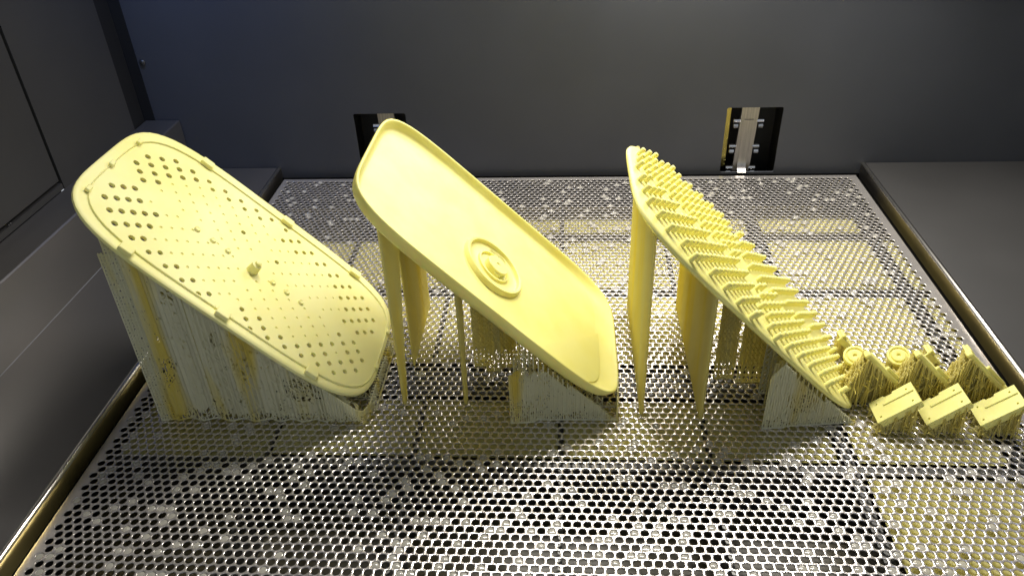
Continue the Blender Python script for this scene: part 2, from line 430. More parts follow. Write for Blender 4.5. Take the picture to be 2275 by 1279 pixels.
mb = MB(); mb.box((0.2255, YB + .03, 0.06), (.003, .012, .06)); tag(mb.build('guide_rod', M['brass']), 'yellowish guide strip inside the right wall slot', 'guide strip')
t = thing('wall_screw', 'small round dark screw head near the left end of the back wall', 'screw', (-0.5655, YB, 0.168))
mb = MB(); L = []
for rr, yy in ((.0042, -.0002), (.0042, -.0012), (.0030, -.0026), (.0012, -.0031)):
    L.append([(-0.5655 + rr * math.cos(2 * PI * k / 14), YB + yy, .168 - rr * math.sin(2 * PI * k / 14)) for k in range(14)])
mb.loft(L, False, True); mb.build('screw_head', M['darksteel'], t, smooth=60)

# ------------------------------------------------------------------ printed plates
S2 = math.sqrt(.5)
U = np.array([S2, 0, -S2]); NN = np.array([S2, 0, S2]); YY = np.array([0, 1., 0])
AX = np.stack([U, YY, NN])
def frame(P0, size=1.0, ty=None):
    P0 = np.array(P0, float); ty = P0[1] if ty is None else ty
    return lambda s, t, n: P0 + size * (s * U + (t - ty) * YY + n * NN)
def outline(a, b, cs, ct, p=4.4, N=112):
    th = np.linspace(0, 2 * PI, 2001)
    x = a * np.sign(np.cos(th)) * np.abs(np.cos(th)) ** (2 / p); y = b * np.sign(np.sin(th)) * np.abs(np.sin(th)) ** (2 / p)
    d = np.r_[0, np.cumsum(np.hypot(np.diff(x), np.diff(y)))]
    q = np.linspace(0, d[-1], N, endpoint=False)
    return [(cs + u, ct + v) for u, v in zip(np.interp(q, d, x), np.interp(q, d, y))]
def loop3(fr, a, b, cs, ct, n, p=4.4, N=112): return [fr(s, t, n) for s, t in outline(a, b, cs, ct, p, N)]

def pattern(la=.1335, lb=.0760, lp=3.2):
    pts = []
    for qs in (-1, 1):
        for qt in (-1, 1):
            for i in range(-20, 30):
                for j in range(-30, 30):
                    s = -0.1211 + .0097 * i + .0070 * j; t = .0322 + .0099 * i - .0072 * j
                    if s > -0.0035 or t < 0.0035: continue
                    if abs(s / la) ** lp + abs(t / lb) ** lp > 1: continue
                    pts.append((-qs * s if qs == 1 else s, qt * t))
    out = []
    for a in pts:
        if all((a[0] - b[0]) ** 2 + (a[1] - b[1]) ** 2 > .0062 ** 2 for b in out): out.append(a)
    return out
PAT = pattern()
PAT3 = pattern(.1420, .0830, 4.0)
print('pattern points', len(PAT), len(PAT3))

def lattice(path, ztop, zbot, cw, ch, r, mb, diag=1.0, vert=1, sides=3, base=True, top_gap=0.0, jitter=0.0, double=True):
    """truss wall on a polyline footprint"""
    path = [np.array(q, float) for q in path]
    seg = [np.linalg.norm(path[i + 1] - path[i]) for i in range(len(path) - 1)]
    tot = sum(seg); n = max(1, int(round(tot / cw)))
    def at(d):
        for i, L in enumerate(seg):
            if d <= L + 1e-9: return path[i] + (path[i + 1] - path[i]) * (d / L)
            d -= L
        return path[-1]
    P = [at(tot * k / n) for k in range(n + 1)]
    zt = [ztop(*q) - top_gap for q in P]; zb = [zbot(*q) if callable(zbot) else zbot for q in P]
    for k in range(n + 1):
        if k % vert == 0 and zt[k] > zb[k] + .001:
            mb.tube((*P[k], zb[k]), (*P[k], zt[k]), r, sides)
    for k in range(n):
        lo = max(zb[k], zb[k + 1]); hi = min(zt[k], zt[k + 1]); m_ = int((hi - lo) / ch)
        hi2 = max(zt[k], zt[k + 1])
        for i in range(m_ + 2):
            z0 = lo + i * ch; z1 = min(z0 + ch, hi2)
            for dd in ((0, 1), (1, 0)) if double else (((0, 1),) if (i + k) % 2 else ((1, 0),)):
                if random.random() > diag: continue
                A, B = (k, k + 1) if dd == (0, 1) else (k + 1, k)
                if z0 > zt[A] or z1 > zt[B] + .0005: continue
                jx = random.uniform(-jitter, jitter)
                mb.tube((*P[A], z0), (P[B][0], P[B][1], z1 + jx), r * .8, sides)
        if base:
            mb.tube((*P[k], zb[k] + .0006), (*P[k + 1], zb[k + 1] + .0006), .0009, 4)

def sheet_wall(path, ztop, zbot, mb, step=.0022, amp=.0007, th=.0009):
    """thin ribbed solid web on a footprint: vertical ribs pressed together"""
    path = [np.array(q, float) for q in path]
    pts = []
    for i in range(len(path) - 1):
        L = np.linalg.norm(path[i + 1] - path[i]); n = max(2, int(L / step) * 2)
        d = (path[i + 1] - path[i]) / L; nrm = np.array([-d[1], d[0]])
        for k in range(n if i < len(path) - 2 else n + 1):
            a = path[i] + d * L * k / n; sgn = 1 if k % 2 else -1
            pts.append((a, nrm, sgn))
    L0 = []; L1 = []; K0 = []; K1 = []
    for a, nrm, sgn in pts:
        f = a + nrm * (th + amp * sgn); b = a - nrm * (th + amp * sgn)
        zt = ztop(*a); zb = zbot(*a) if callable(zbot) else zbot
        zb = min(zb, zt - .0005)
        L0.append((*f, zb)); L1.append((*f, zt)); K0.append((*b, zb)); K1.append((*b, zt))
    mb.loft([L0, L1], closed=False); mb.loft([K1, K0], closed=False)
    mb.add([L0[0], L1[0], K1[0], K0[0]], [(0, 1, 2, 3)]); mb.add([L0[-1], L1[-1], K1[-1], K0[-1]], [(3, 2, 1, 0)])

def holey(path, ztop, zbot, prob, mb, cw=.0022, ch=.0026, amp=.0004):
    """thin membrane broken by small triangular openings; prob(d, z, zt) is the chance that a cell is open"""
    path = [np.array(q, float) for q in path]
    pts = []; D = 0.0
    for i in range(len(path) - 1):
        L = np.linalg.norm(path[i + 1] - path[i]); n = max(1, int(round(L / cw))); d = (path[i + 1] - path[i]) / L
        nrm = np.array([-d[1], d[0]])
        for k in range(n + (1 if i == len(path) - 2 else 0)):
            pts.append((path[i] + d * L * k / n + nrm * amp * (1 if len(pts) % 2 else -1), D + L * k / n))
        D += L
    zts = [ztop(*p_) for p_, _ in pts]
    m_ = int(max(zts) / ch) + 1
    b = len(mb.v); row = m_ + 1
    for (p_, dd), zt in zip(pts, zts):
        for j in range(row):
            z = zbot + (zt - zbot) * j / m_
            mb.v.append((p_[0], p_[1], z + (random.uniform(-.0006, .0006) if 0 < j < m_ else 0)))
    for i in range(len(pts) - 1):
        for j in range(m_):
            a0 = b + i * row + j; a1 = a0 + 1; c0 = a0 + row; c1 = c0 + 1
            zt = zts[i]; z = zbot + (zt - zbot) * j / m_; pr = prob(pts[i][1], z, zt)
            T = [(a0, c0, c1), (a0, c1, a1)] if random.random() < .5 else [(a0, c0, a1), (c0, c1, a1)]
            for t_ in T:
                if random.random() > pr: mb.f.append(t_)
def membrane(name, mat, parent, mb, th=.0008):
    o = mb.build(name, mat, parent)
    md = o.modifiers.new('thickness', 'SOLIDIFY'); md.thickness = th; md.offset = 0
    return o
def vnoise(sx, sz, seed):
    r_ = np.random.default_rng(seed); g = r_.random((24, 24))
    def f(d, z):
        u_, v_ = d * sx, z * sz; i, j = int(u_) % 23, int(v_) % 23; a, c = u_ - int(u_), v_ - int(v_)
        return (g[i, j] * (1 - a) + g[i + 1, j] * a) * (1 - c) + (g[i, j + 1] * (1 - a) + g[i + 1, j + 1] * a) * c
    return f

# ---- plate 1: perforated plate (left)
P1 = (-0.27493, -0.50297, 0.11609)
f1 = frame(P1, .98, -0.493)
C1s, C1t, A1, B1 = -0.0025, -0.4010, 0.1517, 0.0908
plate1 = thing('perforated_plate', 'tilted pale yellow oblong plate pierced by rows of small holes, left of the tray', 'printed part', (-0.27, -0.40, 0))
mb = MB()
L = [loop3(f1, .139, .0745, .0004, -.402, -.0045), loop3(f1, A1 - .004, B1 - .004, C1s, C1t, -.0055), loop3(f1, A1 - .001, B1 - .001, C1s, C1t, -.0048),
     loop3(f1, A1, B1, C1s, C1t, -.0030), loop3(f1, A1 - .0003, B1 - .0003, C1s, C1t, -.0010), loop3(f1, A1 - .0015, B1 - .0015, C1s, C1t, -.0001),
     loop3(f1, A1 - .004, B1 - .004, C1s, C1t, 0), loop3(f1, .1458, .0808, .0004, -.402, -.0006), loop3(f1, .1418, .0768, .0004, -.402, -.0006)]
mb.loft(L)
mb.build('flange', M['resin_pale'], plate1, smooth=40)
mb = MB()
holes = []; dim = []
def circ(s, t, r, n=10, e=1.0): return [(s + r * math.cos(2 * PI * k / n), t + e * r * math.sin(2 * PI * k / n)) for k in range(n)]
for (s, t) in PAT:
    rr = max(abs(s) / .1335, 0) ** 3 + (abs(t) / .076) ** 3
    op = rr > (.46 if s < 0 else .40)
    if s < -.02 and t < 0 and abs(s) > .085 and abs(t) > .012: op = True
    if random.random() < .02: op = not op
    rad = .0025 if op else .0014
    if s < -.08 and op: rad *= 1.15
    holes.append((s - .0010, t - .4055, rad, op))
loops = [circ(s, t, rad) for s, t, rad, op in holes]
outer = outline(.1418, .0768, .0004, -.402)
TH1 = .0030
extra = []
cdt_sheet(outer, loops, lambda s, t, n: f1(s, t, n - .0006), 0, mb)
op_loops = [L_ for L_, h in zip(loops, holes) if h[3]]
for L_, h in zip(loops, holes):
    if h[3]: mb.loft([[f1(s, t, -.0006) for s, t in L_][::-1], [f1(h[0] + (s - h[0]) * .92, h[1] + (t - h[1]) * .92, -TH1 - .0006) for s, t in L_][::-1]])
    else:
        A_ = [f1(s, t, -.0006) for s, t in L_][::-1]
        B_ = [f1(h[0] + (s - h[0]) * .6, h[1] + (t - h[1]) * .6, -.0016) for s, t in L_][::-1]
        C_ = [f1(h[0] + (s - h[0]) * .25, h[1] + (t - h[1]) * .25, -.0010) for s, t in L_][::-1]
        mb.loft([A_, B_, C_], False, True)
mb.build('perforated_face', M['resin_pale'], plate1)
mb = MB(); cdt_sheet(outline(.1418, .0768, .0004, -.402), op_loops, lambda s, t, n: f1(s, t, n - .0006 - TH1), 0, mb); mb.f = [f[::-1] for f in mb.f]
mb.build('underside', M['resin_pale'], plate1)
mb = MB()
mb.loft([loop3(f1, .1452, .0802, .0004, -.402, -.0007), loop3(f1, .1450, .0800, .0004, -.402, .0006), loop3(f1, .1446, .0796, .0004, -.402, .0010), loop3(f1, .1442, .0792, .0004, -.402, .0006), loop3(f1, .1440, .0790, .0004, -.402, -.0007)])
mb.build('ridge', M['resin_pale'], plate1, smooth=60)
def st1(px):   # clip positions measured on the plate plane
    return px
for (s, t) in ((-0.0880, -0.3215), (0.0045, -0.3195), (0.0900, -0.3215), (-0.0900, -0.4850), (-0.0015, -0.4845), (0.0880, -0.4835)):
    mb = MB(); mb.box(f1(s, t, .0020), (.0058, .0040, .0021), AX, bev=.0006); mb.build('clip', M['resin_pale'], plate1)
for (s, t) in ((-0.1425, -0.3580), (-0.1440, -0.4060), (-0.1415, -0.4500), (0.1455, -0.3700), (0.1452, -0.4250)):
    mb = MB(); mb.box(f1(s, t, .0015), (.0019, .0034, .0016), AX, bev=.0006); mb.build('catch', M['resin_pale'], plate1)
def lathe(fr, s, t, prof, n=20, mb=None):
    mb = mb or MB()
    mb.loft([[fr(s + r * math.cos(2 * PI * k / n), t + r * math.sin(2 * PI * k / n), h) for k in range(n)] for r, h in prof], False, prof[-1][0] > 1e-6)
    return mb
lathe(f1, .0004, -.4130, [(.0055, -.0007), (.0050, .0040), (.0047, .0085), (.0030, .0092), (.0028, .0115), (.0018, .0122)]).build('centre_pin', M['resin_pale'], plate1, smooth=45)
for s in (-.058, -.042, -.0265, .0218, .0371, .0528):
    lathe(f1, s, -.4105, [(.0030, -.0007), (.0028, .0006), (.0020, .0013), (.0012, .0007), (.0004, .0005)], 12).build('stud', M['resin_pale'], plate1, smooth=60)

zu1 = lambda x, y: P1[2] - (x - P1[0]) - .0046 * 1.414
def z1(x, y):   # underside of plate 1, cut off where the plate's rounded ends stop
    s = (x - P1[0]) / S2
    return max(.002, zu1(x, y))
def part(name, mat, parent, mb, smooth=None): return mb.build(name, mat, parent, smooth=smooth)
Y0 = -.4950
# footprint of the near face: shallow pleats
def pleats(x0, x1, y, w, d):
    pts = []; x = x0; k = 0
    while x < x1 - 1e-6:
        pts.append((x, y + (d if k % 2 else 0))); x += w * random.uniform(.8, 1.2); k += 1
    pts.append((x1, y + (d if k % 2 else 0))); return pts
n1 = vnoise(70, 45, 3)
def foot(z): return .75 * max(0, 1 - z / .011)
mb = MB(); lattice([(-.3600, Y0 - .001), (-.345, Y0 + .002)], lambda x, y: (z1(x, y) if x > -.3565 else .1760), 0.0, .0027, .0032, .00058, mb, jitter=.001); part('support_wall', M['support'], plate1, mb)
mb = MB(); holey([(-.3596, Y0 + .0006), (-.345, Y0 + .0036)], lambda x, y: (z1(x, y) if x > -.3560 else .1755), .001, lambda d, z, zt: .30 + foot(z) * .4, mb); membrane('support_membrane', M['support'], plate1, mb)
mb = MB(); holey(pleats(-.345, -.306, Y0 - .001, .010, .0040), z1, .001, lambda d, z, zt: foot(z) + (.42 if n1(d, z) > .62 else .03), mb); membrane('support_membrane', M['support'], plate1, mb)
mb = MB(); holey(pleats(-.306, -.262, Y0 + .001, .012, .0045), z1, .001, lambda d, z, zt: foot(z) + (.40 if n1(d + .3, z) > .66 else .02), mb); membrane('support_membrane', M['support'], plate1, mb)
mb = MB(); holey(pleats(-.262, -.206, Y0 + .001, .016, .003), lambda x, y: z1(x, y) - .0005, .001, lambda d, z, zt: foot(z) + (.55 if z > zt - .007 else 0) + (.65 if .020 < d < .052 and abs(z - .036) < .013 else .08), mb); membrane('support_membrane', M['support'], plate1, mb)
mb = MB(); holey([(-.206, Y0 - .001), (-.1740, Y0 + .001), (-.1700, Y0 + .012)], lambda x, y: max(z1(x, y), .0135), .001, lambda d, z, zt: foot(z) * .8, mb, cw=.0013, amp=.0005); membrane('support_membrane', M['support'], plate1, mb)
mb = MB(); lattice(pleats(-.345, -.206, Y0 - .0006, .012, .0045), z1, 0.0, .0042, .007, .00050, mb, diag=.35, jitter=.003); part('support_wall', M['support'], plate1, mb)
for (xa, xb, yo, mt_) in ((-.330, -.300, .010, 'support_yellow'), (-.292, -.258, .011, 'support_yellow'), (-.262, -.252, .006, 'support_yellow'), (-.205, -.181, .006, 'support')):
    mb = MB(); sheet_wall(pleats(xa, xb, Y0 + yo, .008, .003), lambda x, y: z1(x, y) - .002, lambda x, y: .012 + .006 * math.sin(x * 600), mb); part('support_web', M[mt_], plate1, mb)
for y, cw in ((-.462, .0045), (-.438, .006), (-.405, .006), (-.37, .007), (-.33, .006)):
    mb = MB(); lattice([(-.352, y), (-.176, y)], z1, 0.0, cw, .007, .0007, mb, diag=.7); part('support_wall', M['support'], plate1, mb)
mb = MB(); holey([(-.1705, Y0 + .012), (-.1690, -.395)], lambda x, y: .0135, .001, lambda d, z, zt: .22, mb); membrane('support_membrane', M['support'], plate1, mb)
mb = MB()
for k in range(26):
    y = -.478 + .0038 * k
    for z in (.004, .009, .0125): mb.tube((-.1730, y, z), (-.1675 + random.uniform(-.002, .001), y, z), .0006, 4)
mb.tube((-.1678, -.480, .0006), (-.1678, -.385, .0006), .0009, 4); part('support_comb', M['support'], plate1, mb)

# ---- plate 2: plain tray (middle)
P2b = np.array((-0.01709, -0.50059, 0.08464))
f2 = frame(P2b, .975, -0.488)
C2s, C2t, A2, B2 = -0.0515, -0.3880, 0.1524, 0.0918
tray = thing('plain_tray', 'smooth yellow oblong tray with raised lip and round hub, middle of three tilted plates', 'printed part', (-0.05, -0.39, 0))
g2 = lambda a, b, n, ds=0.0, dt=0.0: loop3(f2, a, b, C2s + ds, C2t + dt, n, p=5.6)
FL = -.0086
mb = MB()
L = [g2(.120, .066, -.0150), g2(.140, .084, -.0148), g2(A2 - .006, B2 - .006, -.0132), g2(A2 - .0025, B2 - .0025, -.0100), g2(A2 - .0008, B2 - .0008, -.0058), g2(A2, B2, -.0016), g2(A2 - .0001, B2 - .0001, -.0005),
     g2(A2 - .0006, B2 - .0006, 0), g2(A2 - .0016, B2 - .0016, 0), g2(A2 - .0023, B2 - .0023, -.0006), g2(A2 - .0040, B2 - .0034, -.0030, -.0006), g2(A2 - .0090, B2 - .0048, FL + .0018, -.0040), g2(A2 - .0115, B2 - .0066, FL + .0006, -.0052), g2(A2 - .0145, B2 - .0100, FL + .0001, -.0060)]
mb.loft(L, True, False)
part('shell', M['resin'], tray, mb, smooth=50)
mb = MB()
L = [g2(A2 - .0145, B2 - .0100, FL + .0001, -.0060), g2(A2 - .020, B2 - .016, FL, -.0060), g2(.100, .050, FL + .0010), g2(.05, .022, FL + .0016), g2(.01, .005, FL + .0018)]
mb.loft(L, False, True)
part('tray_floor', M['resin'], tray, mb, smooth=60)
HS, HT = -0.0552, -0.4085
HB = FL + .0012
prof = [(.0325, HB - .0008), (.0318, HB + .0008), (.0312, HB + .0040), (.0304, HB + .0047), (.0290, HB + .0047), (.0280, HB + .0042), (.0272, HB + .0012), (.0262, HB + .0006), (.0180, HB + .0006), (.0172, HB + .0010), (.0168, HB + .0028), (.0155, HB + .0030), (.0150, HB + .0005), (.0130, HB + .0002), (.0001, HB + .0001)]
prof = [(r_ * 1.04, h_) for r_, h_ in prof]
part('hub_ring', M['resin'], tray, lathe(f2, HS, HT, prof, 56), smooth=40)
mb = lathe(f2, HS + .002, HT, [(.0112, HB), (.0110, HB + .0058), (.0104, HB + .0064), (.0025, HB + .0064), (.0020, HB + .0056), (.0003, HB + .0054)], 28)
part('hub_post', M['resin'], tray, mb, smooth=40)
mb = MB(); mb.box(f2(HS + .0035, HT - .0105, HB + .0024), (.0035, .0016, .0020), AX, bev=.0005); part('hub_lug', M['resin'], tray, mb)
mb = MB(); mb.box(f2(HS + .0115, HT - .0080, HB + .0018), (.0020, .0020, .0016), AX, bev=.0005); part('hub_lug', M['resin'], tray, mb)
# thin film of liquid resin pooled in the low corner
fo = outline(A2 - .0125, B2 - .0080, C2s - .0056, C2t, 5.6, 200)
def fline(s, t): return (s - .0019) * .727 - (t + .4618) * .686 + .0010 * math.sin(s * 160)
poly = [q for q in fo if fline(*q) > 0]
k0 = max(range(len(fo)), key=lambda i: (fline(*fo[i]) > 0) and (fline(*fo[i - 1]) <= 0))
poly = [fo[(k0 + i) % len(fo)] for i in range(len(fo)) if fline(*fo[(k0 + i) % len(fo)]) > 0]
a, b_ = np.array(poly[-1]), np.array(poly[0])
for k in range(1, 40):
    q_ = a + (b_ - a) * k / 40; w_ = .0005 * math.sin(k * .6) * math.sin(PI * k / 40) + .003 * math.sin(PI * k / 40)
    poly.append((q_[0] + w_ * .7, q_[1] - w_ * .7))
mb = MB(); cdt_sheet(poly, [], lambda s, t, n: f2(s, t, n + FL + .0013), .0016, mb)
part('resin_puddle', M['resin'], tray, mb)

zu2 = lambda x, y: P2b[2] - (x - P2b[0]) - .0142 * 1.414
z2 = lambda x, y: max(.002, zu2(x, y))
# two webs running from front to back under the high end
xw = -.1430
mb = MB(); sheet_wall([(xw, -.4705), (xw, -.418)], z2, lambda x, y: max(0.0, (y + .4605) * 3.2), mb, step=.003); part('support_web', M['support_yellow'], tray, mb)
mb = MB(); lattice([(xw, -.4145), (xw, -.315)], z2, 0.0, .0030, .006, .0011, mb, diag=.5, sides=4); sheet_wall([(xw, -.4140), (xw, -.316)], z2, lambda x, y: .012 + .01 * math.sin(y * 900), mb, step=.003, amp=.0006, th=.0004); part('support_web', M['support_yellow'], tray, mb)
xw = -.0868
mb = MB(); sheet_wall([(xw, -.4690), (xw, -.447)], z2, lambda x, y: max(0.0, (y + .4620) * 6), mb, step=.003); part('support_web', M['support_yellow'], tray, mb)
mb = MB(); lattice([(-.085, -.3450), (-.085, -.32)], z2, 0.0, .0035, .006, .0010, mb, diag=.5, sides=4); part('support_web', M['support_yellow'], tray, mb)
for (x0, x1, y) in ((-.0835, -.071, -.4150), (-.0715, -.058, -.4220), (-.0585, -.044, -.4160)):
    mb = MB(); lattice([(x0, y), (x1, y)], z2, 0.0, .0040, .0050, .0008, mb, diag=.9)
    sheet_wall([(x0, y + .003), (x1, y + .003)], z2, lambda x, y: .018 + .006 * math.sin(x * 900), mb, step=.003)
    part('support_wall', M['support_yellow'], tray, mb)
Y2 = -.4905
ztopF = lambda x, y: min(z2(x, y) - .0005, .0600 - max(0, (-.0345 - x)) * .6)
n2_ = vnoise(90, 60, 5)
pth = [(-.0442, Y2 - .003), (-.024, Y2 - .001), (-.022, Y2 + .002), (.0495, Y2 + .003)]
zt2 = lambda x, y: ztopF(x, y) - (.006 if -.03 < x < .006 else 0)
mb = MB(); lattice(pth, zt2, 0.0, .0019, .0060, .00052, mb, diag=.30, jitter=.003); part('support_wall', M['support'], tray, mb)
mb = MB(); holey([(q[0], q[1] + .0012) for q in pth], zt2, .001, lambda d, z, zt: min(.85, foot(z) + (.45 if n2_(d, z) > .60 else .05)), mb, cw=.0020, ch=.0024); membrane('support_membrane', M['support'], tray, mb)
mb = MB(); lattice([(-.036, Y2 + .002), (.03, Y2 + .004)], z2, lambda x, y: max(.0, z2(x, y) - .014), .0042, .02, .0007, mb, diag=0, base=False); part('support_wall', M['support'], tray, mb)
mb = MB(); sheet_wall([(.022, Y2 + .008), (.048, Y2 + .008)], lambda x, y: ztopF(x, y) - .002, .004, mb); part('support_web', M['support'], tray, mb)
for y in (-.47, -.45):
    mb = MB(); lattice([(-.042, y), (.05, y)], ztopF, 0.0, .0045, .006, .0007, mb, diag=.8); part('support_wall', M['support'], tray, mb)
mb = MB(); lattice([(.0485, Y2 + .003), (.0505, -.455)], lambda x, y: .020, 0, .003, .005, .0007, mb, diag=.5); part('support_wall', M['support'], tray, mb)

# ---- plate 3: bristle pad (right)
P3 = np.array((0.12348, -0.50003, 0.13541))
f3 = frame(P3, .98, -0.490)
C3s, C3t, A3, B3 = 0.0520, -0.3930, 0.1480, 0.0885
pad = thing('bristle_pad', 'tilted yellow oblong pad covered in rows of stubby round bristles, right of the tray', 'printed part', (0.16, -0.40, 0))
g3 = lambda a, b, n: loop3(f3, a, b, C3s, C3t, n, p=4.4)
mb = MB()
L = [g3(A3 - .010, B3 - .010, -.0052), g3(A3 - .0015, B3 - .0015, -.0048), g3(A3, B3, -.0032), g3(A3 - .0002, B3 - .0002, -.0014), g3(A3 - .0012, B3 - .0012, -.0004), g3(A3 - .0035, B3 - .0035, 0), g3(A3 - .008, B3 - .008, .0009), g3(A3 - .014, B3 - .014, .0016), g3(A3 - .03, B3 - .03, .0022), g3(.08, .04, .0027), g3(.03, .012, .003)]
mb.loft(L, True, True)
part('base', M['resin'], pad, mb, smooth=50)
mb = MB(); n = 9; H = .0076; rr = .0023
def bl(r, h): return [(r * math.cos(2 * PI * k / n), r * math.sin(2 * PI * k / n), h) for k in range(n)]
mb.loft([bl(rr * 1.06, -.002), bl(rr, H - .0009), bl(rr * .82, H - .0002), bl(rr * .45, H)], False, True)
me = bpy.data.meshes.new('bristle'); me.from_pydata(mb.v, [], mb.f); me.update()
me.polygons.foreach_set('use_smooth', [True] * len(me.polygons)); me.set_sharp_from_angle(angle=math.radians(50)); me.materials.append(M['resin'])
rot = Matrix(((U[0], 0, NN[0]), (0, 1, 0), (U[2], 0, NN[2]))).to_euler()
off = root_off(pad)
for (s, t) in PAT3:
    o = bpy.data.objects.new('bristle', me); col.objects.link(o); o.parent = pad
    s_ = s * 1.0; rr_ = max(abs(s_) / .14, abs(t) / .085)
    w = f3(C3s + s_, C3t + t, .0024 - .0014 * rr_ ** 3)
    o.location = w - off; o.rotation_euler = rot
    k = random.uniform(.97, 1.03); o.scale = (1, 1, k)
z3 = lambda x, y: max(.002, P3[2] - (x - P3[0]) - .0048 * 1.414)
for xw, ys in ((.0705, (-.4800, -.312)), (.1215, (-.4850, -.312))):
    mb = MB(); sheet_wall([(xw, ys[0]), (xw, ys[1])], z3, 0.0, mb, step=.0032, amp=.0008, th=.0010); part('support_web', M['support_yellow'], pad, mb)
for (x0, x1, y) in ((.141, .158, -.430), (.161, .184, -.435), (.180, .200, -.445)):
    mb = MB(); lattice([(x0, y), (x1, y)], z3, 0.0, .0036, .006, .0008, mb, diag=.9)
    sheet_wall([(x0, y + .003), (x1, y + .003)], z3, lambda x, y: .016 + .006 * math.sin(x * 900), mb, step=.003)
    part('support_wall', M['support_yellow'], pad, mb)
Y3 = -.4925
ztop3 = lambda x, y: min(z3(x, y) - .0005, .0790 - max(0, .187 - x) * 1.5)
n3_ = vnoise(80, 60, 9)
pth = [(.1715, Y3 - .003), (.190, Y3 - .002), (.192, Y3), (.2520, Y3 + .006)]
zt3 = lambda x, y: ztop3(x, y) - (.005 if .192 < x < .222 else 0)
mb = MB(); lattice(pth, zt3, 0.0, .0021, .0070, .00052, mb, diag=.25, jitter=.003); part('support_wall', M['support'], pad, mb)
mb = MB(); holey([(q[0], q[1] + .0012) for q in pth], zt3, .001, lambda d, z, zt: min(.8, foot(z) * .8 + (.55 if (.016 < d < .045 and abs(z - .026) < .012 and n3_(d, z) > .35) else .04)), mb, cw=.0020, ch=.0024); membrane('support_membrane', M['support'], pad, mb)
mb = MB(); lattice([(.183, Y3 + .002), (.235, Y3 + .005)], z3, lambda x, y: max(.0, z3(x, y) - .014), .0042, .02, .0008, mb, diag=0, base=False); part('support_wall', M['support'], pad, mb)
mb = MB(); sheet_wall([(.176, Y3 + .008), (.199, Y3 + .008)], lambda x, y: ztop3(x, y) - .003, .006, mb); part('support_web', M['support'], pad, mb)
mb = MB(); sheet_wall([(.214, Y3 + .011), (.250, Y3 + .013)], lambda x, y: ztop3(x, y) - .003, .006, mb); part('support_web', M['support'], pad, mb)
for y in (-.47, -.45):
    mb = MB(); lattice([(.178, y), (.252, y)], ztop3, 0.0, .0045, .006, .0007, mb, diag=.8); part('support_wall', M['support'], pad, mb)

# ------------------------------------------------------------------ small printed parts on the right
def scrub(mb, x0, x1, y0, y1, ztop, n=60, r=.0005, lean=.003):
    """tangle of thin support threads"""
    for k in range(n):
        x = random.uniform(x0, x1); y = random.uniform(y0, y1); zt = ztop(x, y)
        if zt < .002: continue
        mb.tube((x + random.uniform(-lean, lean), y + random.uniform(-lean, lean), 0), (x, y, zt), r, 3)
        if k % 2 == 0:
            z = random.uniform(.15, .8) * zt
            mb.tube((x, y, z), (x + random.uniform(-2, 2) * lean, y + random.uniform(-2, 2) * lean, min(z + random.uniform(0, .004), zt)), r * .9, 3)
# blocks
d = np.array([.7580, 0, .6522]); nb = np.array([-.6522, 0, .7580]); AB = np.stack([d, YY, nb])
def make_block(x, y):
    t = thing('slotted_block', 'x', 'printed part', (x, y, 0), 'small yellow blocks in the front right row')
    B0 = np.array([x, y, .0098])
    fr = lambda s, w, n: B0 + s * d + w * YY + n * nb
    # long face with a notch in its rear edge and a shallow groove
    pol = [(0, 0), (.0385, 0), (.0385, .0240), (.0215, .0240), (.0208, .0222), (.0140, .0222), (.0133, .0240), (0, .0240)]
    hs = [circ(.0045, .0045, .0010, 8), circ(.0330, .0048, .0010, 8), circ(.0325, .0190, .0010, 8), circ(.0055, .0190, .0010, 8)]
    mb = MB(); cdt_sheet(pol, hs, lambda s, w, n: fr(s, w, n), .0016, mb); 
    mb.build('top_plate', M['resin'], t)
    mb = MB(); mb.box(fr(.0193, .0119, -.0050), (.0190, .0116, .0036), AB, bev=.0012); mb.build('block_body', M['resin'], t)
    mb = MB(); mb.box(fr(.0240, .0150, .0004), (.0135, .0011, .0006), AB, bev=.0003); mb.build('bead', M['resin'], t)
    zt = lambda X, Yy: max(0, .0098 - .0050 + (X - x) * .86)
    mb = MB(); scrub(mb, x + .001, x + .030, y - .001, y + .024, zt, 260, .0006, .004)
    for yy in (y + .002, y + .012, y + .021): lattice([(x + .002, yy), (x + .029, yy)], zt, 0, .0028, .0034, .0006, mb, diag=.8)
    mb.build('support_lattice', M['support_pale'], t)
    return t
b0 = make_block(.2657, -.4970)
b0['label'] = 'yellow slotted block beside the bristle pad, leftmost of the three front blocks'
b = copy_tree(b0); b.location.x += .0390; b.location.y -= .0015; b.rotation_euler.z = math.radians(1.5); b['label'] = 'yellow slotted block standing between two identical blocks in the front row'
b = copy_tree(b0); b.location.x += .0825; b.location.y -= .0018; b.rotation_euler.z = math.radians(-1.0); b['label'] = 'yellow slotted block nearest the right platform edge, cut by the picture edge'
